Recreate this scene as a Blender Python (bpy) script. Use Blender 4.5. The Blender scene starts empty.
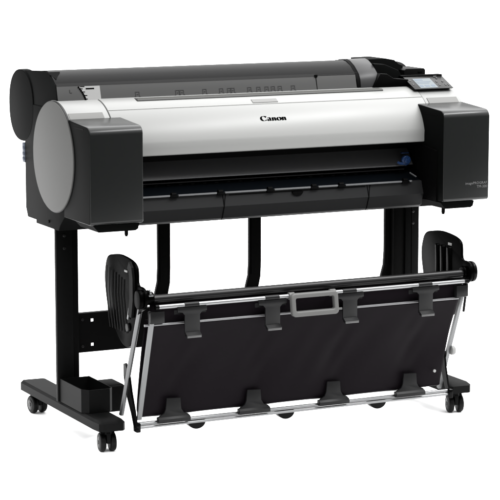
import bpy, bmesh, math, random
from mathutils import Vector, Matrix
random.seed(4)
R = math.radians
PI = math.pi
Z0 = 0.923           # height of the reference level (top of the front housings) above the floor
sc = bpy.context.scene
col = sc.collection

# ------------------------------------------------------------------ materials
KEY = .44     # the studio is lit strongly enough to wash the floor white; everything else is toned to match
def mat(name, base, rough=0.5, spec=0.5, metal=0.0, bump=0.0, bscale=900.0, var=0.0, vscale=6.0, coat=0.0):
    m = bpy.data.materials.new(name); m.use_nodes = True
    base = tuple(c*KEY for c in base); spec *= .65
    nt = m.node_tree; b = nt.nodes['Principled BSDF']
    b.inputs['Base Color'].default_value = (*base, 1)
    b.inputs['Roughness'].default_value = rough
    b.inputs['Specular IOR Level'].default_value = spec
    b.inputs['Metallic'].default_value = metal
    if coat: b.inputs['Coat Weight'].default_value = coat
    tc = nt.nodes.new('ShaderNodeTexCoord')
    if bump:
        n = nt.nodes.new('ShaderNodeTexNoise'); n.inputs['Scale'].default_value = bscale
        n.inputs['Detail'].default_value = 3
        nt.links.new(tc.outputs['Object'], n.inputs['Vector'])
        bp = nt.nodes.new('ShaderNodeBump'); bp.inputs['Strength'].default_value = bump
        bp.inputs['Distance'].default_value = 0.001
        nt.links.new(n.outputs['Fac'], bp.inputs['Height'])
        nt.links.new(bp.outputs['Normal'], b.inputs['Normal'])
    if var:
        n = nt.nodes.new('ShaderNodeTexNoise'); n.inputs['Scale'].default_value = vscale
        n.inputs['Detail'].default_value = 5
        nt.links.new(tc.outputs['Object'], n.inputs['Vector'])
        mr = nt.nodes.new('ShaderNodeMapRange')
        mr.inputs['To Min'].default_value = rough - var; mr.inputs['To Max'].default_value = rough + var
        nt.links.new(n.outputs['Fac'], mr.inputs['Value'])
        nt.links.new(mr.outputs['Result'], b.inputs['Roughness'])
    return m

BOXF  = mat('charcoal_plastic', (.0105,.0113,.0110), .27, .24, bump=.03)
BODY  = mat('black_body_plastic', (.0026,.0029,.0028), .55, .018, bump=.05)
DARK  = mat('deep_black', (.0015,.0015,.0016), .6, .03)
GLOSS = mat('gloss_black', (.0012,.0012,.0012), .22, .07, var=.04)
DECK  = mat('deck_blue_black', (.002,.0028,.004), .35, .06)
FRONT = mat('front_panel_grey', (.0155,.0158,.0162), .5, .07, bump=.05)
LIPM  = mat('lip_grey', (.14,.143,.147), .4, .3)
WHITE = mat('white_cover', (.295,.298,.291), .38, .3, bump=.03, var=.03)
WRIM  = mat('white_end', (.29,.293,.287), .42, .28)
DISC  = mat('grey_disc', (.108,.108,.105), .5, .08, bump=.04)
INSET = mat('grey_inset', (.17,.17,.165), .5, .2)
ROLLT = mat('roll_cover_dark', (.0032,.0032,.0033), .36, .055, bump=.05)
ROLLG = mat('guide_grey', (.086,.086,.085), .5, .12, bump=.05)
BAND  = mat('band_grey', (.026,.026,.027), .38, .2, bump=.05)
STAND = mat('stand_steel_black', (.0040,.0042,.0042), .5, .05, bump=.10, bscale=1400)
STAND2= mat('stand_inner_black', (.002,.002,.002), .55, .05)
METAL = mat('brushed_aluminium', (.31,.314,.318), .33, .5, metal=.8, var=.05, vscale=30)
METAL2= mat('side_rod_steel', (.19,.193,.196), .38, .5, metal=.8, var=.05, vscale=30)
HANDLE= mat('handle_grey', (.125,.125,.122), .45, .25, bump=.04)
CLIP  = mat('clip_plastic', (.0075,.0075,.0079), .36, .15, var=.05)
FINM  = mat('arm_gloss', (.0006,.0006,.0006), .3, .014, var=.04)
TUBEM = mat('dark_tube', (.006,.0057,.006), .33, .2, var=.05)
RUBBER= mat('caster_rubber', (.002,.002,.002), .45, .12)
HUBM  = mat('caster_hub', (.008,.008,.008), .3, .3)
BLUE  = mat('blue_lever', (.007,.026,.085), .35, .25)
PORT  = mat('port_grey_blue', (.07,.085,.12), .5, .3)
LABEL = mat('label_paper', (.36,.36,.355), .6, .2)
INK   = mat('black_ink', (.002,.002,.002), .6, .0)
PRINT = mat('light_print', (.17,.17,.17), .5, .1)
KNOB  = mat('knob_pale', (.32,.32,.315), .5, .3)

# cloth: fine weave + soft wrinkles
CLOTH = bpy.data.materials.new('basket_cloth'); CLOTH.use_nodes = True
nt = CLOTH.node_tree; b = nt.nodes['Principled BSDF']
b.inputs['Base Color'].default_value = (.0026,.0019,.0026,1); b.inputs['Roughness'].default_value = .5
b.inputs['Specular IOR Level'].default_value = .022
b.inputs['Sheen Weight'].default_value = .0
tc = nt.nodes.new('ShaderNodeTexCoord')
wv = nt.nodes.new('ShaderNodeTexNoise'); wv.inputs['Scale'].default_value = 1100
nt.links.new(tc.outputs['Object'], wv.inputs['Vector'])
bp = nt.nodes.new('ShaderNodeBump'); bp.inputs['Strength'].default_value = .15; bp.inputs['Distance'].default_value = .0008
nt.links.new(wv.outputs['Fac'], bp.inputs['Height']); nt.links.new(bp.outputs['Normal'], b.inputs['Normal'])

# lcd screen
LCD = bpy.data.materials.new('lit_display'); LCD.use_nodes = True
nt = LCD.node_tree; b = nt.nodes['Principled BSDF']
b.inputs['Base Color'].default_value = (.015,.018,.02,1); b.inputs['Roughness'].default_value = .3
b.inputs['Specular IOR Level'].default_value = .08; b.inputs['Emission Color'].default_value = (.50,.58,.62,1); b.inputs['Emission Strength'].default_value = .55

FLOOR = bpy.data.materials.new('white_studio_floor'); FLOOR.use_nodes = True
b = FLOOR.node_tree.nodes['Principled BSDF']
b.inputs['Base Color'].default_value = (.96,.96,.96,1); b.inputs['Roughness'].default_value = .9
b.inputs['Specular IOR Level'].default_value = .022

# ------------------------------------------------------------------ mesh helpers
def finish(bm, name, m, parent=None, smooth=32):
    bmesh.ops.recalc_face_normals(bm, faces=bm.faces)
    me = bpy.data.meshes.new(name); bm.to_mesh(me); bm.free()
    for mm in (m if isinstance(m, (list, tuple)) else [m]): me.materials.append(mm)
    if smooth:
        for p in me.polygons: p.use_smooth = True
        me.set_sharp_from_angle(angle=R(smooth))
    o = bpy.data.objects.new(name, me); col.objects.link(o)
    if parent: o.parent = parent
    return o

def merge(dst, src, matidx=None):
    me = bpy.data.meshes.new('tmp'); src.to_mesh(me); src.free()
    n0 = len(dst.faces); dst.from_mesh(me); bpy.data.meshes.remove(me)
    if matidx is not None:
        dst.faces.ensure_lookup_table()
        for f in dst.faces[n0:]: f.material_index = matidx

def box(bm, x0, x1, y0, y1, z0, z1, bev=0.0, seg=2, M=None, mi=None, raw=False):
    """z given relative to the housing top unless raw"""
    if not raw: z0 += Z0; z1 += Z0
    t = bmesh.new(); r = bmesh.ops.create_cube(t, size=1)
    for v in t.verts:
        v.co = Vector(((x0+x1)/2 + v.co.x*(x1-x0), (y0+y1)/2 + v.co.y*(y1-y0), (z0+z1)/2 + v.co.z*(z1-z0)))
    if bev: bmesh.ops.bevel(t, geom=list(t.edges), offset=bev, segments=seg, profile=.5, affect='EDGES')
    if M: bmesh.ops.transform(t, matrix=M, verts=t.verts)
    merge(bm, t, mi)

def prism(bm, prof, x0, x1, bev=0.0, seg=2, axis='x', mi=None, shear=None):
    """closed profile extruded along an axis. axis x: prof=(y,z); y: (x,z); z: (x,y)"""
    t = bmesh.new()
    def P(a, b_, s):
        if axis == 'x': return Vector((s, a, b_+Z0))
        if axis == 'y': return Vector((a, s, b_+Z0))
        return Vector((a, b_, s+Z0))
    lo = [t.verts.new(P(a, b_, x0)) for a, b_ in prof]
    hi = [t.verts.new(P(a, b_, x1)) for a, b_ in prof]
    n = len(prof)
    t.faces.new(lo); t.faces.new(hi[::-1])
    for i in range(n): t.faces.new((lo[i], lo[(i+1) % n], hi[(i+1) % n], hi[i]))
    bmesh.ops.recalc_face_normals(t, faces=t.faces)
    if bev:
        ends = [e for e in t.edges if len({round((v.co - P(0,0,0))['xyz'.index(axis)], 6) for v in e.verts}) == 1]
        bmesh.ops.bevel(t, geom=ends, offset=bev, segments=seg, profile=.5, affect='EDGES', clamp_overlap=True)
    merge(bm, t, mi)

def cyl(bm, p0, p1, r0, r1=None, n=24, mi=None, caps=True, bev=0):
    p0, p1 = Vector(p0)+Vector((0,0,Z0)), Vector(p1)+Vector((0,0,Z0))
    r1 = r0 if r1 is None else r1
    t = bmesh.new(); d = p1-p0
    bmesh.ops.create_cone(t, segments=n, radius1=r0, radius2=r1, depth=d.length, cap_ends=caps)
    if bev:
        es = [e for e in t.edges if abs(e.verts[0].co.z-e.verts[1].co.z) < 1e-6]
        bmesh.ops.bevel(t, geom=es, offset=bev, segments=3, profile=.5, affect='EDGES')
    M = Matrix.Translation((p0+p1)/2) @ d.to_track_quat('Z', 'Y').to_matrix().to_4x4()
    bmesh.ops.transform(t, matrix=M, verts=t.verts)
    merge(bm, t, mi)

def rodbar(bm, pts, w, h, side=Vector((1,0,0)), mi=None):
    """rectangular bar swept along pts, w along side, h across"""
    t = bmesh.new(); P = [Vector(p)+Vector((0,0,Z0)) for p in pts]; rings = []
    for i, p in enumerate(P):
        d = (P[min(i+1, len(P)-1)] - P[max(i-1, 0)]).normalized()
        u = (side - d*side.dot(d)).normalized(); v = d.cross(u)
        ww = w[i] if isinstance(w, (list, tuple)) else w
        hh = h[i] if isinstance(h, (list, tuple)) else h
        rings.append([t.verts.new(p + u*a*ww/2 + v*b_*hh/2) for a, b_ in ((-1,-1),(1,-1),(1,1),(-1,1))])
    for a, b_ in zip(rings, rings[1:]):
        for k in range(4): t.faces.new((a[k], a[(k+1) % 4], b_[(k+1) % 4], b_[k]))
    t.faces.new(rings[0]); t.faces.new(rings[-1][::-1])
    merge(bm, t, mi)

def arc(cy, cz, r, a0, a1, n):
    return [(cy + r*math.cos(R(a0+(a1-a0)*i/n)), cz + r*math.sin(R(a0+(a1-a0)*i/n))) for i in range(n+1)]

def thing(name, label, cat, loc=(0,0,0), group=None):
    o = bpy.data.objects.new(name, None); col.objects.link(o); o.location = loc
    o.empty_display_size = .05
    o['label'] = label; o['category'] = cat
    if group: o['group'] = group
    return o

def part(name, bm, m, parent, label=None, smooth=32):
    o = finish(bm, name, m, parent, smooth)
    root = parent
    off = Vector((0,0,0))
    while root: off += root.location; root = root.parent
    if off.length: o.data.transform(Matrix.Translation(-off))
    if label: o['label'] = label
    return o
def NB(): return bmesh.new()

# ================================================================== PRINTER
PR = thing('large_format_printer', 'wide black and white roll printer with grey side disc standing on the black wheeled stand', 'printer', (.6445, .30, Z0-.30))
CY, CZ, CR = .272, -.096, .1625      # axis and radius of the white drum shaped cover

# --- charcoal front housings, left and right
def housing(x0, x1):
    bm = NB()
    prof = arc(.010, -.252, .010, 270, 180, 4) + arc(.024, -.0125, .024, 180, 95, 10) + [(.155,.0205), (.20,.012), (.20,-.262)]
    prism(bm, prof, x0, x1, bev=.0035, seg=3)
    bm.normal_update()
    for f in bm.faces:
        if f.normal.x < -.95 or abs(f.normal.x) > .95 and f.calc_center_median().x < x0+.001: f.material_index = 1  # left-facing sides take the darker body black: shade put into their colour
    return bm
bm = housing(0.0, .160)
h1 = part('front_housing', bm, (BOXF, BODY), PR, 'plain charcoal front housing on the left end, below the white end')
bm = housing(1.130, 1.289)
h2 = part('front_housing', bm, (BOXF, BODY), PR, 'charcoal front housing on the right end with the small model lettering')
# a hair line groove low on the top of the inner sides: cover joint
bm = NB(); box(bm, -.0006, .0008, .045, .118, .0005, .0035)
part('joint_line', bm, DARK, PR)
bm = NB(); box(bm, 1.1292, 1.1306, .040, .112, -.006, -.003)
part('joint_line', bm, DARK, PR)
# lower plates under housings with their little feet
def under(xa, xb, pegx):
    bm = NB(); prism(bm, [(xa,-.2635),(xb,-.2635),(xb-.004,-.279),(xb-.012,-.2835),(xa+.018,-.2835)], .012, .15, axis='y')
    o = part('bottom_latch', bm, BODY, PR)
    bm = NB(); cyl(bm, (pegx,.035,-.2832), (pegx,.035,-.298), .0055, n=14); cyl(bm, (pegx,.035,-.298), (pegx,.035,-.302), .0042, n=14)
    part('pin', bm, DARK, o)
under(.012, .152, .122)
under(1.128, 1.245, 1.152)

# --- body carcass
bm = NB()
side = [(.1995,-.262),(.2005,.015),(.30,.04),(.46,.04),(.505,.0),(.515,-.075),(.515,-.27),(.50,-.298),(.43,-.298),(.43,-.308),(.25,-.308),(.235,-.290)]
prism(bm, side, .002, .1595, bev=.002)
prism(bm, side, 1.1305, 1.287, bev=.002)
cen = [(.30,-.20),(.30,.03),(.46,.04),(.505,.0),(.515,-.075),(.515,-.27),(.50,-.298),(.43,-.298),(.43,-.305),(.25,-.305),(.235,-.290),(.14,-.290),(.14,-.215)]
prism(bm, cen, .1605, 1.1295)
part('body_shell', bm, BODY, PR)
# inner cheeks of the opening
for xa, xb in ((.1602,.1640),(1.1260,1.1298)):
    bm = NB(); prism(bm, [(.035,-.262),(.035,-.11),(.118,-.10),(.118,-.085),(.29,-.085),(.29,-.262)], xa, xb)
    part('cheek_panel', bm, DARK, PR)
# black void behind: back wall, roof
bm = NB(); box(bm, .164, 1.126, .20, .298, -.155, -.092); box(bm, .164, 1.126, .205, .299, -.30, -.16)
part('paper_path', bm, DARK, PR)

# --- print slot: sloping exit guide, pale edge lines, deck
bm = NB()
prism(bm, [(.205,-.106),(.198,-.122),(.168,-.158),(.164,-.164),(.205,-.170)], .165, 1.120)
part('exit_guide', bm, mat('exit_grey', (.026,.026,.027), .4, .2), PR, 'grey sloping paper exit guide inside the slot')
bm = NB(); box(bm, .165, 1.095, .1600, .1652, -.1665, -.1635)
part('guide_edge', bm, mat('edge_grey', (.075,.076,.078), .4, .4), PR)
bm = NB(); box(bm, .165, 1.095, .172, .180, -.1790, -.1765); 
part('guide_edge', bm, mat('edge_grey_dim', (.032,.033,.034), .4, .4), PR)
bm = NB(); prism(bm, [(.205,-.178),(.126,-.2095),(.126,-.235),(.205,-.235)], .165, 1.125)
part('paper_deck', bm, DECK, PR)
bm = NB()
random.seed(7)
for i in range(24):
    x = .195 + i*.0385
    bm = NB(); box(bm, x, x+.012, .180, .196, -.187, -.1845, bev=.001)
    part('feed_roller', bm, RUBBER, PR)
# blue lever
bm = NB()
cyl(bm, (1.090,.150,-.150), (1.090,.160,-.148), .0155, n=32, bev=.003)
cyl(bm, (1.090,.147,-.1505), (1.090,.1505,-.1500), .0075, n=20, bev=.001)
rodbar(bm, [(1.078,.150,-.158),(1.068,.152,-.157),(1.062,.156,-.153)], .007, .006, side=Vector((0,0,1)))
rodbar(bm, [(1.098,.149,-.139),(1.092,.1475,-.150)], .004, .004, side=Vector((1,0,0)))
box(bm, 1.080, 1.104, .160, .172, -.129, -.126, bev=.001)
part('blue_lever', bm, BLUE, PR)
bm = NB()
rodbar(bm, [(1.098,.145,-.186),(1.113,.130,-.198)], .003, .003)
part('light_mark', bm, LIPM, PR)

# --- front lower panel (left field, hinged middle field, right field)
def fp(x0, x1):
    bm = NB()
    prism(bm, [(.135,-.2075),(.1195,-.2085),(.1180,-.2125),(.1165,-.218),(.1060,-.2465),(.1085,-.2515),(.1205,-.2820),(.132,-.2895),(.16,-.2905),(.16,-.225)], x0, x1, bev=.001, seg=1)
    return bm
SEG = [(.1655,.4585),(.4605,.9355),(.9375,1.1255)]
for i, (a, b_) in enumerate(SEG):
    o = part('front_panel', fp(a, b_), FRONT, PR)
    if i == 1:
        bm = NB(); t = [(.683+.0175*1.0*(1+math.cos(PI*k/10)), -.2170-.0125*math.sin(PI*k/10)) for k in range(11)]
        prism(bm, t, .1090, .1190, axis='y'); part('finger_notch', bm, DARK, o)
# pale top lip pieces with dark rollers in gaps
gx = [.304,.452,.612,.757,.848,1.066]
xs = [.166]+[v for g in gx for v in (g-.013, g+.013)]+[1.088]
bm = NB()
for k in range(0, len(xs), 2): box(bm, xs[k], xs[k+1], .1108, .1165, -.2098, -.2048, bev=.0012)
part('panel_lip', bm, LIPM, PR, 'thin light grey lip along the top of the front panel')
for g in gx:
    bm = NB(); box(bm, g-.0125, g+.0125, .1085, .130, -.2135, -.2060, bev=.002); cyl(bm, (g-.007,.118,-.205), (g+.007,.118,-.205), .0065, n=14)
    part('lip_roller', bm, DARK, PR)
# curved seams on the front panel (dark tape like gaps seen in the photo)
for x in (.4595,.9365):
    bm = NB(); rodbar(bm, [(x+.010,.1180,-.212),(x+.004,.1114,-.230),(x,.1052,-.2475),(x,.1100,-.2575),(x,.1200,-.283)], .0026, .0012)
    part('panel_seam', bm, DARK, PR)
bm = NB(); box(bm, .480,.930,.1158,.1180,-.2165,-.2148)
part('door_gap', bm, DARK, PR)

# --- white drum cover
def drum(x0, x1, r, front=True, bev=.0015):
    bm = NB()
    if front:   # central cover: full curve down to the slot
        outer = arc(CY, CZ, r, 95, 166, 26) + [(.1145,-.070),(.1140,-.088),(.1165,-.0905)]
        prof = outer + [(.19,-.0905),(.24,.03)]
    else:
        prof = arc(CY, CZ, r, 60, 158, 30) + [(.20,-.06),(.30,-.06)]
    prism(bm, prof, x0, x1, bev=bev, seg=2)
    return bm
cover = part('access_cover', drum(.1295, 1.1590, CR+.0008), WHITE, PR, 'long white curved top cover with the maker name')
part('end_cover', drum(.0035, .1275, CR-.0012, front=False), WRIM, PR)
part('end_cover', drum(1.1612, 1.2885, CR-.0012, front=False), WRIM, PR)
# joints between cover and ends
GAPM = mat('gap_grey', (.05,.05,.05), .6, .2)  # one flat grey for the joint plates
for a in (.1274, 1.1589):
    bm = NB(); prism(bm, arc(CY, CZ, CR-.0035, 60, 158, 24)+[(.2,-.04),(.30,-.04)], a, a+.0024)
    part('cover_gap', bm, GAPM, PR)
# horizontal seam on the cover
A = 124.6
def on_drum(a, dr=0): return (CY+(CR+dr)*math.cos(R(a)), CZ+(CR+dr)*math.sin(R(a)))
bm = NB(); y, z = on_drum(A+.0, .0012)
rodbar(bm, [(.1305,y,z),(1.158,y,z)], .0008, .0016, side=Vector((0,0,1)))
part('cover_seam', bm, mat('seam_grey', (.30,.30,.29), .6, .2), cover)
# small grey release tab
bm = NB(); t = bmesh.new()
def patch(bm, x0, x1, a0, a1, dr0, dr1, skew=0.0, n=6):
    prof = [on_drum(a0+(a1-a0)*k/n, dr1) for k in range(n+1)] + [on_drum(a1-(a1-a0)*k/n, dr0) for k in range(n+1)]
    prism(bm, prof, x0, x1)
patch(bm, .590, .672, 116.5, 122.5, -.002, .0022)
part('release_tab', bm, mat('tab_grey', (.19,.19,.185), .5, .3), cover)
# grey inset strips on the end covers
for xa, xb in ((.006,.110),(1.172,1.276)):
    bm = NB(); patch(bm, xa, xb, 126.5, 139.5, -.003, .0008)
    part('inset_strip', bm, INSET, PR)

# --- maker name, drawn with a broad pen and laid on the drum
def pen(bm, pts, w, ox, size, nib=(1.0,.22)):
    t = []
    for (px, py, *ww) in pts:
        px += DX
        k = (ww[0] if ww else 1)*w*1.15
        t.append((px-nib[0]*k/2, py-nib[1]*k/2, px+nib[0]*k/2, py+nib[1]*k/2))
    def V(u, v):
        ang = 147.3 - (v*.0172)/CR*180/PI
        y, z = on_drum(ang, .0017)
        return bm.verts.new((ox+u*size, y, z+Z0))
    prev = None
    for q in t:
        cur = (V(q[0], q[1]), V(q[2], q[3]))
        if prev: bm.faces.new((prev[0], prev[1], cur[1], cur[0]))
        prev = cur
def ell(cx, cy, rx, ry, a0, a1, n=16): return [(cx+rx*math.cos(R(a0+(a1-a0)*i/n)), cy+ry*math.sin(R(a0+(a1-a0)*i/n))) for i in range(n+1)]
DX = 0
bm = NB(); S = .0250; X = .5925
pen(bm, ell(.42,.5,.36,.46,40,325,22), .22, X, S, (1,.12))
pen(bm, [(.70,.80,.6),(.66,.62,.5),(.80,.96,.3)], .2, X, S)
# a
DX = -.16
pen(bm, [(1.06,.52,.5),(1.10,.60,.9),(1.22,.66,1),(1.34,.60,1),(1.38,.48,1),(1.38,.14,1),(1.46,.04,.8),(1.52,.08,.3)], .20, X, S)
pen(bm, ell(1.22,.20,.13,.16,95,300,12), .18, X, S)
# n
def nn(o):
    pen(bm, [(o,.64,.3),(o+.06,.60,1),(o+.06,.02,1)], .21, X, S)
    pen(bm, [(o+.06,.46,.3),(o+.18,.62,.7),(o+.32,.60,1),(o+.37,.46,1),(o+.37,.10,1),(o+.45,.03,.6),(o+.50,.08,.2)], .21, X, S)
nn(1.66)
pen(bm, ell(2.54,.33,.23,.31,75,435,22), .21, X, S, (1,.1))
nn(2.96)
for f in bm.faces: f.normal_update()
part('maker_name', bm, INK, cover, smooth=0)

def text(body, size, loc, mat_, parent, name, ax='RIGHT', spx=1.0):
    cu = bpy.data.curves.new(name, 'FONT'); cu.body = body; cu.size = size; cu.extrude = .0001
    cu.align_x = ax; cu.space_character = spx; cu.resolution_u = 3
    o = bpy.data.objects.new(name, cu); col.objects.link(o)
    dg = bpy.context.evaluated_depsgraph_get()
    me = bpy.data.meshes.new_from_object(o.evaluated_get(dg))
    bpy.data.objects.remove(o); me.materials.clear(); me.materials.append(mat_)
    o = bpy.data.objects.new(name, me); col.objects.link(o)
    me.transform(Matrix.Translation(Vector(loc)+Vector((0,0,Z0))) @ Matrix.Rotation(R(90), 4, 'X'))
    o.parent = parent; off = Vector((0,0,0)); r = parent
    while r: off += r.location; r = r.parent
    me.transform(Matrix.Translation(-off))
    return o
text('imagePROGRAF', .0108, (1.282,-.0006,-.2125), PRINT, h2, 'model_lettering', spx=1.05)
text('TM-300', .0112, (1.282,-.0006,-.2238), PRINT, h2, 'model_lettering')

# --- grey round disc on the left end
bm = NB(); c = [(.272+.1585*math.cos(2*PI*k/96), -.0965+.1585*math.sin(2*PI*k/96)) for k in range(96)]
prism(bm, c, -.0045, .004, bev=.0022, seg=3)
part('side_disc', bm, DISC, PR, 'mid grey round plate on the left end')
bm = NB(); c = [(.272+.1605*math.cos(2*PI*k/96), -.0965+.1605*math.sin(2*PI*k/96)) for k in range(96)]
prism(bm, c, -.0012, .0039)
part('disc_rim', bm, mat('rim_dark', (.012,.012,.012), .5, .2), PR)  # dark ring round the edge of the disc

# --- roll unit at the back
RP = [(.256,.045),(.257,.066),(.263,.093),(.270,.1055),(.276,.1120),(.300,.1300),(.325,.1415),(.345,.1455),(.40,.1405),(.52,.131),(.585,.122),(.625,.100),(.648,.062),(.652,.022),(.640,-.025),(.605,-.061),(.555,-.075),(.50,-.075),(.46,-.03),(.44,.03)]
bm = NB(); prism(bm, RP, .0070, 1.055, bev=.001, seg=1)
roll = part('roll_cover', bm, ROLLT, PR, 'long dark grey cover over the paper roll')
# recessed dark end block and its round cap (left)
RS = [(.254,.045),(.2545,.060),(.2655,.1055),(.276,.1105),(.300,.1275),(.325,.1385),(.345,.144),(.45,.1385),(.54,.133),(.58,.125),(.62,.10),(.64,.03),(.60,-.05),(.55,-.07),(.50,-.07),(.44,.03)]
bm = NB(); prism(bm, RS, .0045, .0068, bev=.0005)
part('roll_end_block', bm, BODY, PR)
def disc_prof(cy, cz, ry, rz, n=64, p=2.3):
    out = []
    for k in range(n):
        a = 2*PI*k/n; c_, s_ = math.cos(a), math.sin(a)
        out.append((cy+ry*math.copysign(abs(c_)**(2/p), c_), cz+rz*math.copysign(abs(s_)**(2/p), s_)))
    return out
bm = NB(); prism(bm, disc_prof(.543,.030,.1025,.106), .0015, .030, bev=.004, seg=3)
part('roll_end_cap', bm, BODY, PR)
bm = NB(); t = bmesh.new()
def onslope(x, y, h): return t.verts.new((x, y-.57*h, .112+(y-.276)*.60+.8*h+Z0))
tri = [(.000,.322),(.040,.322),(.016,.290)]
lo_ = [onslope(x,y,-.003) for x,y in tri]; hi_ = [onslope(x,y,.0035) for x,y in tri]
t.faces.new(lo_); t.faces.new(hi_[::-1])
for i in range(3): t.faces.new((lo_[i],lo_[(i+1)%3],hi_[(i+1)%3],hi_[i]))
merge(bm, t)
part('corner_shade_patch', bm, DARK, PR)  # dark plate laid on the slope, painting in the shade of a recess
# lighter front guide face and the ledge
bm = NB(); prism(bm, [(.2518,.047),(.2525,.0620),(.2655,.1060),(.2725,.1060),(.262,.047)], .0072, .9745, bev=.0006, seg=1)
guide = part('paper_guide', bm, ROLLG, PR, 'lighter grey upright paper guide with media marks')
bm = NB(); rodbar(bm, [(.0075,.2690,.1078),(.838,.2690,.1078)], .0085, .006, side=Vector((0,.45,1)).normalized())
part('guide_groove', bm, mat('groove_black',(.014,.014,.014), .6, .15), guide)
bm = NB(); rodbar(bm, [(.846,.2680,.1065),(.974,.2680,.1065)], .0035, .004, side=Vector((0,0,1)))
part('guide_trim', bm, BAND, guide)
bm = NB(); rodbar(bm,[(.839,.2520,.058),(.839,.2645,.1040)],.0022,.0016); box(bm,.8345,.8435,.262,.271,.103,.1100)
part('guide_seam', bm, BODY, guide)
bm = NB(); prism(bm, [(.2195,.050),(.2165,.0600),(.2185,.0635),(.2540,.0655),(.2540,.050)], .236, 1.045, bev=.0012, seg=1)
part('paper_ledge', bm, mat('ledge_grey',(.050,.050,.048), .5, .3), guide)
bm = NB(); rodbar(bm, [(.240,.2215,.0642),(1.042,.2215,.0642)], .0016, .0022, side=Vector((0,1,0)))
part('ledge_edge', bm, mat('ledge_line',(.24,.24,.225), .5, .3), guide)
# media marks
def on_guide(z): return .2525 + (z-.062)*.299 - .0006
bm = NB()
def mk(x0, x1, z0, z1, th=.0012):
    t = bmesh.new()
    vs = [t.verts.new((x, on_guide(z)-dy, z+Z0)) for dy in (0,.0006) for x, z in ((x0,z0),(x1,z0),(x1,z1),(x0,z1))]
    for f in ((0,1,2,3),(7,6,5,4),(0,4,5,1),(1,5,6,2),(2,6,7,3),(3,7,4,0)): t.faces.new([vs[i] for i in f])
    merge(bm, t)
def icon(x, w=.013, h=.013, z=.0675):
    mk(x, x+.0016, z, z+h); mk(x+w-.0016, x+w, z, z+h); mk(x, x+w, z+h, z+h+.0016)
    mk(x+w*.35, x+w*.7, z+h*.45, z+h*.62); mk(x-.003, x, z-.0008, z+.001); mk(x+w, x+w+.003, z-.0008, z+.001)
for x in (.247,.374,.388,.461,.515,.541,.552,.607,.637,.664,.685,.708,.752): icon(x)
mk(.045,.047,.086,.095); mk(.047,.052,.085,.087)
part('media_marks', bm, mat('mark_grey',(.03,.03,.03), .5, .2), guide)
# white sheet label with ruler marks
bm = NB()
def sheet(x0f, x1, z0, z1, off, mi):
    t = bmesh.new(); n = 8; L = []; Rr = []
    for k in range(n+1):
        z = z0+(z1-z0)*k/n; L.append(t.verts.new((x0f(k/n), on_guide(z)-off, z+Z0))); Rr.append(t.verts.new((x1, on_guide(z)-off, z+Z0)))
    for k in range(n): t.faces.new((L[k], Rr[k], Rr[k+1], L[k+1]))
    r = bmesh.ops.extrude_face_region(t, geom=list(t.faces))
    bmesh.ops.translate(t, verts=[v for v in r['geom'] if isinstance(v, bmesh.types.BMVert)], vec=(0,-.0005,0))
    merge(bm, t)
sheet(lambda t: .094-.021*t**1.6, .139, .060, .1030, .0002, 0)
lab = part('paper_label', bm, LABEL, guide, 'pale label with black ruler marks')
bm = NB()
def mk2(x0, x1, z0, z1, off=.0011):
    t = bmesh.new()
    vs = [t.verts.new((x, on_guide(z)-dy, z+Z0)) for dy in (off-.0004, off) for x, z in ((x0,z0),(x1,z0),(x1,z1),(x0,z1))]
    for f in ((0,1,2,3),(7,6,5,4),(0,4,5,1),(1,5,6,2),(2,6,7,3),(3,7,4,0)): t.faces.new([vs[i] for i in f])
    merge(bm, t)
for k in range(9):
    u = k/9; x = .094-.021*u**1.6; x -= .0035
    mk2(x-.0015, x+.0035, .060+.0430*u, .060+.0430*(u+.112))
for z, w in ((.066,.009),(.076,.012),(.086,.010),(.095,.007)): mk2(.089-.35*(z-.066), .089-.35*(z-.066)+w, z, z+.0022)
mk2(.095,.121,.0940,.0978); mk2(.078,.092,.1010,.1030)
part('ruler_marks', bm, INK, lab)

# lighter band and black end parts on the right of the roll unit
BP = [(a, b_) for a, b_ in RP]
bm = NB(); prism(bm, [(.2515,.044),(.2530,.066),(.2575,.090),(.2675,.1075),(.281,.119),(.298,.1315),(.325,.1445),(.345,.1485),(.40,.144),(.45,.10),(.44,.03)], .988, 1.052, bev=.0015)
part('roll_band', bm, BAND, PR, 'lighter grey curved band over the right end of the roll cover')
bm = NB(); prism(bm, [(.2535,.044),(.2548,.066),(.2595,.090),(.2692,.1060),(.282,.1172),(.299,.1300),(.325,.1432),(.345,.1472),(.40,.142),(.45,.1),(.44,.03)], .977, .9875)
part('band_gap', bm, DARK, PR)
bm = NB()
# black end piece behind the control panel, falling to the right
t = bmesh.new()
def slab(bm, ps, y0, y1):   # polygon in x,z swept in y
    prism(bm, ps, y0, y1, axis='y', bev=.002)
slab(bm, [(1.0525,.045),(1.0525,.1455),(1.118,.1465),(1.150,.1405),(1.165,.128),(1.180,.122),(1.180,.045)], .335, .44)
part('roll_end_arm', bm, BODY, PR)
bm = NB()
prism(bm, [(1.022,.04),(1.024,.063),(1.048,.101),(1.0525,.108),(1.075,.106),(1.098,.092),(1.150,.087),(1.150,.04)], .2475, .336, axis='y', bev=.002)
part('panel_mount', bm, GLOSS, PR)
bm = NB()
prism(bm, [(1.0525,.045),(1.0525,.135),(1.09,.132),(1.14,.112),(1.15,.098),(1.15,.045)], .290, .338, axis='y', bev=.003)
part('panel_mount', bm, BODY, PR)
# back housing on the right, mirrored end
bm = NB(); prism(bm, [(.44,.03),(.45,.10),(.50,.115),(.585,.112),(.625,.094),(.645,.06),(.648,.022),(.638,-.025),(.60,-.06),(.55,-.072),(.50,-.072),(.46,-.03)], 1.0556, 1.262, bev=.002)
part('roll_end_block', bm, BODY, PR)
bm = NB(); prism(bm, disc_prof(.553,.020,.1025,.098), 1.2625, 1.287, bev=.004, seg=3)
part('roll_end_cap', bm, BODY, PR)
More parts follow.
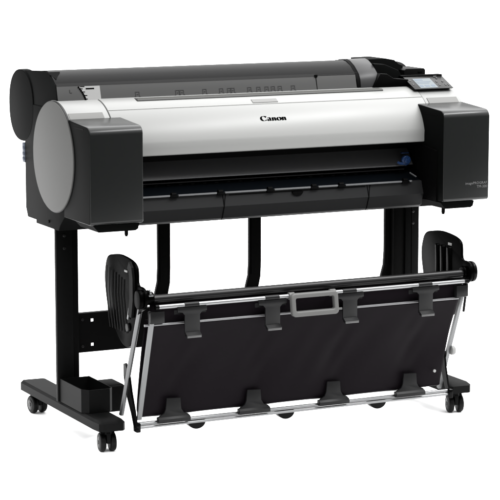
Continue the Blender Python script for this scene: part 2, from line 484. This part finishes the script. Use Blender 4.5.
# socket block
bm = NB(); prism(bm, [(1.165,.045),(1.165,.1105),(1.172,.1150),(1.236,.1145),(1.240,.110),(1.240,.045)], .300, .40, axis='y', bev=.002)
blk = part('sensor_block', bm, ROLLT, PR)
bm = NB(); box(bm, 1.213,1.228,.2985,.3035,.101,.107, bev=.001)
part('socket', bm, BODY, blk)

# control panel: tilted slab
bm = NB()
prism(bm, [(.1985,.0585),(.196,.0605),(.276,.0955),(.286,.0955),(.290,.089),(.290,.055)], 1.143, 1.281, bev=.0015, seg=3)
cp = part('control_panel', bm, GLOSS, PR, 'black tilted control panel with small lit display')
e = Vector((0,.080,.035)).normalized(); nrm = Vector((0,-.035,.080)).normalized()
def onp(u, v, h=0):   # u 0..1 along width, v 0..1 up the slope
    return Vector((1.143+.138*u, .196, .0605+Z0)) + e*(v*.0873) + nrm*h
def pad(bm, u0, u1, v0, v1, h0, h1):
    t = bmesh.new()
    vs = [t.verts.new(onp(u, v, h)) for h in (h0, h1) for u, v in ((u0,v0),(u1,v0),(u1,v1),(u0,v1))]
    for f in ((3,2,1,0),(4,5,6,7),(0,1,5,4),(1,2,6,5),(2,3,7,6),(3,0,4,7)): t.faces.new([vs[i] for i in f])
    merge(bm, t)
BTN = mat('btn',(.03,.03,.03), .35, .3)
bm = NB(); pad(bm, .175, .62, .06, .74, -.001, .0009); part('screen', bm, LCD, cp, smooth=0)
bm = NB()
for u0,u1,v0,v1 in ((.20,.40,.60,.70),(.20,.28,.14,.26),(.33,.44,.14,.26),(.49,.58,.14,.26),(.20,.50,.38,.42),(.20,.56,.48,.52)): pad(bm, u0,u1,v0,v1,.0010,.0012)
part('screen_text', bm, mat('lcd_ink',(.06,.09,.13), .4, .3), cp, smooth=0)
for u, v in ((.72,.25),(.72,.5),(.80,.75),(.87,.25),(.87,.5),(.075,.35),(.075,.62)):
    bm = NB(); pad(bm, u-.016, u+.016, v-.035, v+.035, -.001, .0008); part('button', bm, BTN, cp, smooth=0)
bm = NB(); pad(bm, .93,.945,.20,.28,0,.001); part('status_light', bm, PRINT, cp, smooth=0)
bm = NB(); pad(bm,.76,.84,.86,.89,0,.001)
part('panel_icons', bm, PRINT, cp, smooth=0)
bm = NB(); box(bm, 1.140, 1.284, .272, .296, .0905, .0968, bev=.002)
part('panel_hood', bm, DARK, PR)

# ports on the back left edge
bm = NB(); box(bm, .001, .03, .5155, .536, -.138, -.080, bev=.002)
for z in (-.095,-.112,-.127): box(bm, -.001, .001, .519, .531, z-.004, z+.004, bev=.0005)
part('port_cover', bm, PORT, PR)
bm = NB(); cyl(bm, (-.0006,.325,-.290), (.0025,.325,-.290), .0045, n=12)
part('screw', bm, DARK, PR)

# ================================================================== STAND
ST = thing('printer_stand', 'black steel floor stand on four twin wheel casters carrying the roll printer', 'stand', (.6445,.345,0))
def foot(x0, x1):
    bm = NB()
    pl = [(x0,.090),(x0+.012,.032),(x0+.020,.024),(x1-.012,.020),(x1,.034),(x1,.655),(x1-.006,.663),(x0+.006,.667),(x0,.660)]
    pl = [(x0,.075),(x0+.0035,.036),(x0+.012,.026),(x1-.010,.022),(x1,.034),(x1,.655),(x1-.006,.663),(x0+.006,.667),(x0,.660)]
    t = bmesh.new()
    lo = [t.verts.new((x, y, -.8555+Z0)) for x, y in pl]
    hi = [t.verts.new((x, y, -.833+Z0)) for x, y in pl]
    cx, cy = (x0+x1)/2, .345
    tp = [t.verts.new((cx+(x-cx)*.86, cy+(y-cy)*(.955 if y < .3 else .985), -.8255+Z0)) for x, y in pl]
    n = len(pl)
    t.faces.new(lo[::-1]); t.faces.new(tp)
    for A_, B_ in ((lo, hi), (hi, tp)):
        for i in range(n): t.faces.new((A_[i], A_[(i+1) % n], B_[(i+1) % n], B_[i]))
    merge(bm, t); return bm
part('foot', foot(.030,.112), STAND, ST)
part('foot', foot(1.178,1.256), STAND, ST)
bm = NB(); box(bm, .025, .0755, .330, .3455, -.827, -.3085, bev=.0015, mi=0)
box(bm, .0757, .0955, .336, .356, -.827, -.3085, bev=.001, mi=1)
part('leg', bm, (STAND, STAND2), ST)
bm = NB(); box(bm, 1.196, 1.2445, .336, .356, -.827, -.3085, bev=.0015, mi=0)
box(bm, 1.157, 1.1958, .342, .360, -.827, -.3085, bev=.001, mi=1)
box(bm, 1.218, 1.2215, .3340, .3362, -.827, -.3085, mi=1)
part('leg', bm, (STAND, STAND2), ST)
# screws and foot brackets
for z in (-.335,-.372,-.795):
    bm = NB(); cyl(bm, (.050,.3302,z), (.050,.3275,z), .0045, n=16, bev=.0008); part('bolt', bm, HUBM, ST)
for z in (-.335,-.372):
    bm = NB(); cyl(bm, (1.222,.3362,z), (1.222,.3335,z), .0045, n=16, bev=.0008); part('bolt', bm, HUBM, ST)
for z in (-.592,-.672):
    bm = NB(); cyl(bm, (.112,.350,z), (.112,.3475,z), .0042, n=16, bev=.0008); part('bolt', bm, HUBM, ST)
# crossbeam with slots
bm = NB(); t = bmesh.new()
x0, x1, zt, zb, yy = .0975, 1.176, -.573, -.6905, .350
hx, hz = .1435, ((-.5955), (-.6685))
# plate built as a grid with two small real holes near each end
def plate(bm):
    t = bmesh.new()
    hs = .0045
    xs = sorted({x0, hx-hs, hx+hs, x1-(hx-x0)-hs, x1-(hx-x0)+hs, x1})
    zs = sorted({zb, hz[1]-hs, hz[1]+hs, hz[0]-hs, hz[0]+hs, zt})
    V = {(i, j): t.verts.new((x, yy, z+Z0)) for i, x in enumerate(xs) for j, z in enumerate(zs)}
    for i in range(len(xs)-1):
        for j in range(len(zs)-1):
            if i in (1,3) and j in (1,3): continue
            t.faces.new((V[i,j], V[i+1,j], V[i+1,j+1], V[i,j+1]))
    r = bmesh.ops.extrude_face_region(t, geom=list(t.faces))
    bmesh.ops.translate(t, verts=[v for v in r['geom'] if isinstance(v, bmesh.types.BMVert)], vec=(0,.004,0))
    merge(bm, t)
plate(bm)
box(bm, x0+.002, x1-.002, .3542, .375, zt-.004, zt-.001); box(bm, x0+.002, x1-.002, .3542, .375, zb+.001, zb+.004)
part('crossbeam', bm, STAND2, ST)
# tray on left foot (open box)
def tray():
    bm = NB(); x0,x1,y0,y1,z0,z1 = .030,.122,.138,.3255,-.8248,-.757
    def ring(d): return [(x0+d,y0+.022+d*.4),(x0+.016+d*.4,y0+d),(x1-.012-d*.4,y0+d),(x1-d,y0+.014+d*.4),(x1-d,y1-d),(x0+d,y1-d)]
    t = bmesh.new()
    ol = [t.verts.new((x,y,z0+Z0)) for x,y in ring(0)]; oh = [t.verts.new((x,y,z1+Z0)) for x,y in ring(0)]
    ih = [t.verts.new((x,y,z1+Z0)) for x,y in ring(.003)]; il = [t.verts.new((x,y,z0+.012+Z0)) for x,y in ring(.003)]
    n = 6
    for A_, B_ in ((ol,oh),(oh,ih),(ih,il)):
        for i in range(n): t.faces.new((A_[i],A_[(i+1)%n],B_[(i+1)%n],B_[i]))
    t.faces.new(ol[::-1]); t.faces.new(il)
    merge(bm, t); return bm
part('accessory_tray', tray(), STAND, ST, smooth=20)
bm = NB(); box(bm, .1235,.186,.205,.300,-.845,-.764, bev=.008, seg=3)
box(bm, .1125,.1240,.215,.30,-.850,-.825)
part('foot_bracket', bm, STAND2, ST)
bm = NB(); box(bm, 1.110,1.1665,.215,.300,-.845,-.790, bev=.008, seg=3); box(bm, 1.1664,1.1778,.215,.30,-.850,-.827)
part('foot_bracket', bm, STAND2, ST)
# rear supports hung from the printer to the crossbeam
def support(x):
    bm = NB()
    rodbar(bm, [(x,.372,-.306),(x,.372,-.46),(x-.001,.374,-.505),(x-.004,.384,-.540),(x-.004,.384,-.660)], [.040,.040,.041,.043,.043], .010)
    o = part('rear_support', bm, STAND2, ST)
    bm = NB(); rodbar(bm, [(x+.0,.3665,-.307),(x,.3665,-.50)], .026, .0012)
    part('support_face', bm, STAND, o)
for x in (.384, .687, 1.1600): support(x)
# casters
def caster(x, y, rot):
    e_ = bpy.data.objects.new('caster', None); col.objects.link(e_); e_.parent = ST
    e_.location = Vector((x, y, 0)) - ST.location; e_.rotation_euler = (0,0,R(rot)); e_.empty_display_size = .02
    def sub(name, bm, m):
        me_o = finish(bm, name, m, e_); return me_o
    r = .0275
    for s in (-1, 1):
        bm = NB(); a, b_ = .0065*s, .0235*s
        cyl(bm, (a,.012,-Z0+r), (b_,.012,-Z0+r), r, n=36, bev=.005); sub('wheel', bm, RUBBER)
        bm = NB(); cyl(bm, (b_+.0002*s,.012,-Z0+r), (b_+.0016*s,.012,-Z0+r), .016, .013, n=28)
        cyl(bm, (b_+.0017*s,.012,-Z0+r), (b_+.003*s,.012,-Z0+r), .006, n=18)
        sub('wheel_cap', bm, HUBM)
    bm = NB(); box(bm, -.006,.006,-.012,.034,-Z0+.026,-Z0+.058, bev=.002); cyl(bm, (-.021,.010,-Z0+.052),(.021,.010,-Z0+.052), .009, n=18, bev=.002)
    cyl(bm, (0,0,-Z0+.052), (0,0,-.8557), .0105, n=18); cyl(bm, (0,0,-.8585), (0,0,-.8557), .018, n=20)
    sub('fork', bm, STAND)
caster(.071,.062,-8); caster(.071,.612,6); caster(1.219,.058,-14); caster(1.219,.612,4)

# ================================================================== BASKET
BK = thing('media_basket', 'black cloth catch basket with silver rods and grey handle, in front of the stand', 'basket', (.6445,.06,.06))
# side arms: curved fin plates
def fin(x0, x1, dy=0):
    bm = NB()
    o = [(.160,-.372),(.110,-.362),(.068,-.357),(.020,-.359),(-.020,-.364),(-.047,-.374),(-.054,-.390),(-.054,-.430),(-.085,-.428),(-.108,-.436),(-.116,-.455),(-.113,-.475),(-.100,-.489),(-.070,-.500),(-.052,-.52),(-.03,-.575),(.000,-.612),(.030,-.618),(.070,-.605),(.110,-.575),(.148,-.545),(.166,-.505),(.180,-.450),(.178,-.415)]
    for _ in range(3):
        o = [q for i in range(len(o)) for q in ((o[i][0]*.75+o[(i+1)%len(o)][0]*.25, o[i][1]*.75+o[(i+1)%len(o)][1]*.25), (o[i][0]*.25+o[(i+1)%len(o)][0]*.75, o[i][1]*.25+o[(i+1)%len(o)][1]*.75))]
    prism(bm, [(y+dy, z) for y, z in o], x0, x1, bev=.0012, seg=2)
    return bm
fl = part('side_arm', fin(.114,.123), FINM, BK, 'left curved black arm of the basket, ribbed')
bm = NB()
for k, y in enumerate((.155,.135,.115,.095,.075,.055,.035)):
    rodbar(bm, [(.1115,y,-.40-.004*k),(.1115,y+.004,-.47),(.1115,y-.010,-.54),(.1115,y-.02,-.575)], .0016, .004, side=Vector((1,0,0)))
part('arm_rib', bm, STAND, fl)
bm = NB(); rodbar(bm, [(.109,-.014,-.376),(.108,-.030,-.386),(.108,-.036,-.41),(.109,-.034,-.47),(.109,-.022,-.52)], .008, .024, side=Vector((1,0,0)))
part('arm_rail', bm, STAND, fl)
bm = NB(); box(bm, .1085,.1118,.002,.022,-.400,-.394, bev=.001); part('arm_catch', bm, KNOB, fl)
bm = NB(); rodbar(bm, [(.1105,-.010,-.500),(.1105,.002,-.532)], .004, .008)
part('arm_spring', bm, METAL2, fl)
bm = NB(); cyl(bm, (.107,.004,-.556),(.1138,.004,-.556), .012, n=20, bev=.002)
part('arm_pivot', bm, CLIP, fl)
fr = part('side_arm', fin(1.162,1.171,.0), FINM, BK, 'right curved black arm of the basket, glossy inner side')
bm = NB()
bm.free()
for y, r_ in ((.083,.010),(.050,.012),(.012,.012)):
    bm = NB(); cyl(bm, (1.1652,y,-.398), (1.1652,y-.004,-.505), r_, n=28, bev=.004); part('arm_rib', bm, GLOSS, fr)
bm = NB(); box(bm, 1.1595,1.1622,-.002,.018,-.394,-.386, bev=.001); part('arm_catch', bm, KNOB, fr)

# dark top tube with hubs
bm = NB(); cyl(bm, (.142,-.080,-.4655), (1.152,-.080,-.4655), .0122, n=32)
part('top_tube', bm, TUBEM, BK)
for x0, x1 in ((.128,.150),(1.150,1.1595)):
    bm = NB(); cyl(bm, (x0,-.080,-.462), (x1,-.080,-.462), .019, n=28, bev=.003); part('tube_hub', bm, FINM, BK)
bm = NB(); prism(bm, disc_prof(-.086,-.460,.030,.031, 40, 2.2), 1.1725, 1.184, bev=.003, seg=3)
h = part('end_knob', bm, GLOSS, BK)
bm = NB(); prism(bm, disc_prof(-.086,-.460,.017,.018, 32, 2), 1.184, 1.188, bev=.001); part('knob_ring', bm, STAND, h)
bm = NB(); prism(bm, disc_prof(-.088,-.462,.022,.027, 40, 2.4), .100, .1135, bev=.004, seg=3)
cyl(bm, (.104,-.095,-.450), (.130,-.100,-.444), .010, n=16)
h = part('end_knob', bm, FINM, BK)
bm = NB(); cyl(bm, (.128,-.108,-.440), (.133,-.108,-.440), .007, n=16); box(bm, .126,.140,-.112,-.104,-.452,-.447, bev=.001); part('knob_ring', bm, METAL2, h)
# upper silver rod
bm = NB(); cyl(bm, (.156,-.104,-.4845), (1.146,-.104,-.4845), .0062, n=24, bev=.001)
part('upper_rod', bm, METAL, BK)
bm = NB(); cyl(bm, (.148,-.104,-.4845), (.158,-.104,-.4845), .0075, n=20); part('rod_end', bm, GLOSS, BK)
bm = NB(); cyl(bm, (1.144,-.104,-.4845), (1.1585,-.104,-.4845), .0075, n=20)
part('rod_end', bm, GLOSS, BK)
# corner blocks
for x0, x1 in ((.133,.176),(1.118,1.158)):
    bm = NB(); box(bm, x0, x1, -.106, -.086, -.531, -.497, bev=.002); part('corner_block', bm, CLIP, BK)
# lower (horizontal) light rod
bm = NB(); cyl(bm, (.120,-.092,-.536), (1.132,-.092,-.536), .0036, n=16)
part('cloth_rod', bm, mat('rod_dim',(.20,.20,.205), .4, .5, metal=.6), BK)
# bottom double rod
bm = NB(); cyl(bm, (.134,-.006,-.8350), (1.152,-.006,-.8350), .0058, n=20); cyl(bm, (.134,-.012,-.8438), (1.152,-.012,-.8438), .0040, n=20)
part('bottom_rod', bm, METAL, BK)
for x0, x1 in ((.124,.138),(1.148,1.162)):
    bm = NB(); box(bm, x0, x1, -.022, .004, -.8560, -.829, bev=.003); part('rod_end', bm, GLOSS, BK)
# side rods
bm = NB(); cyl(bm, (.120,-.064,-.490), (.120,.078,-.822), .0072, n=20); part('side_rod', bm, METAL2, BK)
bm = NB(); rodbar(bm, [(1.166,-.070,-.500),(1.166,.070,-.842)], .011, .011); part('side_rod', bm, METAL2, BK)
bm = NB(); rodbar(bm, [(.1405,-.094,-.530),(.1405,-.002,-.822)], .0135, .007); part('cloth_edge_rod', bm, METAL2, BK)
# dark struts
bm = NB(); rodbar(bm, [(.1215,.050,-.668),(.1225,.040,-.70),(.1235,.026,-.75),(.125,.002,-.80),(.1265,-.016,-.850)], .007, [.012,.036,.034,.022,.016]); part('strut', bm, GLOSS, BK)
bm = NB(); rodbar(bm, [(1.158,.040,-.690),(1.158,.040,-.72),(1.158,.030,-.77),(1.158,.012,-.82),(1.158,-.006,-.850)], .006, [.010,.026,.026,.020,.014]); part('strut', bm, GLOSS, BK)
bm = NB(); rodbar(bm, [(1.170,-.078,-.495),(1.170,-.060,-.585)], .005, .006); part('strut', bm, GLOSS, BK)
bm = NB(); cyl(bm, (1.170,.012,-.716),(1.183,.012,-.716), .014, n=24, bev=.003); part('pivot_knob', bm, KNOB, BK)

# cloth: folded sheet with slight waves
def cloth():
    t = bmesh.new()
    NX, prof = 160, []
    p0 = [(-.070,-.470),(-.076,-.500),(-.084,-.532),(-.0885,-.541)]
    for i in range(24):
        u = i/23; y = -.0875+(.0815)*u + .010*math.sin(PI*u); z = -.543-.272*u; p0.append((y, z))
    p0 += [(.004,-.820),(.016,-.816)] + [(.022-.062*k/6, -.80+.27*k/6) for k in range(7)]
    rows = []
    for j, (y, z) in enumerate(p0):
        row = []
        v = max(0, min(1, (-.543-z)/.272))
        for i in range(NX+1):
            u = i/NX
            xl = .144
            xr = 1.1335-.012*v
            x = xl + (xr-xl)*u
            amp = math.sin(PI*v)
            w = .0030*amp*math.sin(u*23+1.3*math.sin(v*3+u*5)) + .0012*amp*math.sin(u*57+v*9+2*math.sin(u*11)) + .004*amp*math.sin(u*7+1)
            # pull-in near lower clips, slight scallop between them
            cl = sum(math.exp(-((x-c_)/.045)**2) for c_ in (.2465,.50,.755,1.01))
            w += .034*cl*max(0, v-.30)*(1-v)*6*.35 + .0015*amp*math.sin(x*95+v*14)*cl
            zz = z + (.0035*(1-min(1,cl)) * (v**6) if j > 4 and j < 30 else 0)
            # clipped lower right corner
            row.append(t.verts.new((x, y + w, zz + Z0)))
        rows.append(row)
    for a, b_ in zip(rows, rows[1:]):
        for i in range(NX): t.faces.new((a[i], a[i+1], b_[i+1], b_[i]))
    return t
co = part('cloth', cloth(), CLOTH, BK, smooth=60)
md = co.modifiers.new('thick', 'SOLIDIFY'); md.thickness = .0016; md.offset = 1
# hem bands near the top, with stitched tapes seen behind the clips
for xa in (.211,.462,.711,.963):
    bm = NB(); rodbar(bm, [(xa,-.0900,-.506),(xa+.098,-.0900,-.506)], .012, .0016, side=Vector((0,0,1)))
    part('cloth_tape', bm, CLIP, co)
bm = NB(); cyl(bm, (1.090,-.032,-.764), (1.090,-.0285,-.764), .0046, n=18); part('grommet', bm, KNOB, co)

# clips
def upper_clip(x):
    bm = NB()
    # collar round the rod
    cyl(bm, (x-.022,-.104,-.4845), (x+.022,-.104,-.4845), .0078, n=20)
    # wings + tapering body + hooked foot
    pts = [(-.045,-.4905),(.045,-.4905),(.045,-.5025),(.030,-.5045),(.0235,-.512),(.0235,-.566),(-.0235,-.566),(-.0235,-.512),(-.030,-.5045),(-.045,-.5025)]
    prism(bm, [(x+a, z) for a, z in pts], -.1125, -.1065, axis='y', bev=.0015)
    prism(bm, [(-.1125,-.5635),(-.1125,-.571),(-.1240,-.575),(-.1250,-.5675),(-.1135,-.560)], x-.023, x+.023, bev=.001)
    o = part('upper_clip', bm, CLIP, BK)
    bm = NB(); box(bm, x-.0215, x+.0215, -.1262, -.1242, -.5752, -.5688, bev=.0008); part('clip_lip', bm, mat('clip_lip_grey',(.09,.09,.09), .35, .4), o)
def lower_clip(x):
    bm = NB()
    pts = [(-.050,-.8335),(.052,-.8335),(.053,-.824),(.046,-.8145),(.032,-.8095),(.024,-.798),(.0215,-.766),(-.0215,-.764),(-.0250,-.796),(-.030,-.807),(-.047,-.8165)]
    prism(bm, [(x+a, z) for a, z in pts], -.0240, -.0175, axis='y', bev=.0018)
    prism(bm, [(-.024,-.8185),(-.0295,-.824),(-.0295,-.8330),(-.010,-.8345),(-.012,-.8185)], x-.049, x+.051, bev=.002)
    part('lower_clip', bm, CLIP, BK)
for x in (.2575,.508,.757,1.0095): upper_clip(x)
for x in (.2385,.492,.752,1.010): lower_clip(x)
# half round feet under the bottom rod
for x in (.318,.604,.910):
    bm = NB(); prof = [(x-.029,-.8430)] + [(x-.027*math.cos(PI*k/16), -.8440-.022*math.sin(PI*k/16)) for k in range(17)] + [(x+.029,-.8430)]
    prism(bm, prof, -.0095, .016, axis='y', bev=.002)
    part('support_roller', bm, GLOSS, BK)
# grey handle frame, flattened ring around the rod
def handle():
    t = bmesh.new()
    def rr(x0, x1, z0, z1, r, n=6):
        out = []
        for cx, cz, a0 in ((x1-r,z1-r,0),(x0+r,z1-r,90),(x0+r,z0+r,180),(x1-r,z0+r,270)):
            for k in range(n+1):
                a = R(a0+90*k/n); out.append((cx+r*math.cos(a), cz+r*math.sin(a)))
        return out
    O = rr(.561,.711,-.5420,-.4760,.012); I = rr(.5745,.6975,-.5270,-.4895,.005)
    def yy(z): return -.118 - .010*(-.476-z)/.065
    of = [t.verts.new((x, yy(z)-.006, z+Z0)) for x, z in O]; jf = [t.verts.new((x, yy(z)-.006, z+Z0)) for x, z in I]
    ob = [t.verts.new((x, yy(z)+.008, z+Z0)) for x, z in O]; jb = [t.verts.new((x, yy(z)+.008, z+Z0)) for x, z in I]
    n = len(O)
    for i in range(n):
        j = (i+1) % n
        t.faces.new((of[i],of[j],jf[j],jf[i])); t.faces.new((ob[j],ob[i],jb[i],jb[j]))
        t.faces.new((of[j],of[i],ob[i],ob[j])); t.faces.new((jf[i],jf[j],jb[j],jb[i]))
    bmesh.ops.recalc_face_normals(t, faces=t.faces)
    es = [e for e in t.edges if (e.verts[0] in of and e.verts[1] in of) or (e.verts[0] in jf and e.verts[1] in jf)]
    bmesh.ops.bevel(t, geom=es, offset=.0035, segments=3, profile=.5, affect='EDGES')
    bm = NB(); merge(bm, t)
    for xa, xb in ((.561,.579),(.693,.711)):
        cyl(bm, (xa,-.104,-.4845), (xb,-.104,-.4845), .0105, n=20, bev=.001)
    cyl(bm, (.711,-.112,-.532), (.731,-.108,-.532), .003, n=12)
    return bm
part('handle', handle(), HANDLE, BK, 'light grey rectangular pull handle around the upper rod')

# ================================================================== FLOOR
bm = NB()
FX = [(-5,-1.5),(6,-1.5),(60,40),(60,90),(-60,90),(-60,40)]      # white sheet: ends just in front, runs far back
bm.faces.new([bm.verts.new((x, y, 0)) for x, y in FX])
fo = finish(bm, 'floor', FLOOR); fo['kind'] = 'structure'

# ================================================================== LIGHT
w = bpy.data.worlds.new("World"); sc.world = w; w.use_nodes = True
bg = w.node_tree.nodes['Background']; bg.inputs['Color'].default_value = (1,1,1,1); bg.inputs['Strength'].default_value = 1.0
wn = w.node_tree; tcw = wn.nodes.new('ShaderNodeTexCoord'); sep = wn.nodes.new('ShaderNodeSeparateXYZ')
wn.links.new(tcw.outputs['Generated'], sep.inputs[0])
mrw = wn.nodes.new('ShaderNodeMapRange'); mrw.inputs['From Min'].default_value = .12; mrw.inputs['From Max'].default_value = 1
mrw.inputs['To Min'].default_value = .12; mrw.inputs['To Max'].default_value = 7.8
wn.links.new(sep.outputs['Z'], mrw.inputs['Value']); mrx = wn.nodes.new('ShaderNodeMapRange'); mrx.inputs['From Min'].default_value = -1; mrx.inputs['From Max'].default_value = .2
mrx.inputs['To Min'].default_value = .6; mrx.inputs['To Max'].default_value = 1.12
wn.links.new(sep.outputs['X'], mrx.inputs['Value'])
mul = wn.nodes.new('ShaderNodeMath'); mul.operation = 'MULTIPLY'
wn.links.new(mrw.outputs['Result'], mul.inputs[0]); wn.links.new(mrx.outputs['Result'], mul.inputs[1])
mry = wn.nodes.new('ShaderNodeMapRange'); mry.inputs['From Min'].default_value = -1; mry.inputs['From Max'].default_value = .1
mry.inputs['To Min'].default_value = .55; mry.inputs['To Max'].default_value = 1.1
wn.links.new(sep.outputs['Y'], mry.inputs['Value'])
mu2 = wn.nodes.new('ShaderNodeMath'); mu2.operation = 'MULTIPLY'
wn.links.new(mul.outputs[0], mu2.inputs[0]); wn.links.new(mry.outputs['Result'], mu2.inputs[1])
wn.links.new(mu2.outputs[0], bg.inputs['Strength'])
def area(name, loc, target, sx, sy, power, color=(1,1,1)):
    l = bpy.data.lights.new(name, 'AREA'); l.shape = 'RECTANGLE'; l.size = sx; l.size_y = sy; l.energy = power; l.color = color
    o = bpy.data.objects.new(name, l); col.objects.link(o); o.location = loc
    o.rotation_euler = (Vector(target)-Vector(loc)).to_track_quat('-Z', 'Y').to_euler()
    return o
area('overhead_softbox', (1.8,-1.1,3.1), (1.3,-.2,.9), 2.8, .35, 180)

# ================================================================== CAMERA
f = 2282.; t_ = math.atan(354/2282); yaw = R(26.0)
fw = Vector((math.sin(yaw)*math.cos(t_), math.cos(yaw)*math.cos(t_), -math.sin(t_)))
rt = Vector((math.cos(yaw), -math.sin(yaw), 0)); up = rt.cross(fw)
cam = bpy.data.cameras.new('camera'); cam.sensor_width = 36; cam.lens = f/500*36; cam.clip_end = 300; cam.clip_start = .1
co_ = bpy.data.objects.new('camera', cam); col.objects.link(co_)
M = Matrix((rt, up, -fw)).transposed().to_4x4(); M.translation = Vector((-2.3404496, -5.80413839, 0.64047146+Z0))
co_.matrix_world = M
sc.camera = co_
sc.view_settings.view_transform = 'Standard'; sc.view_settings.look = 'None'
sc.view_settings.exposure = 0; sc.view_settings.gamma = 1
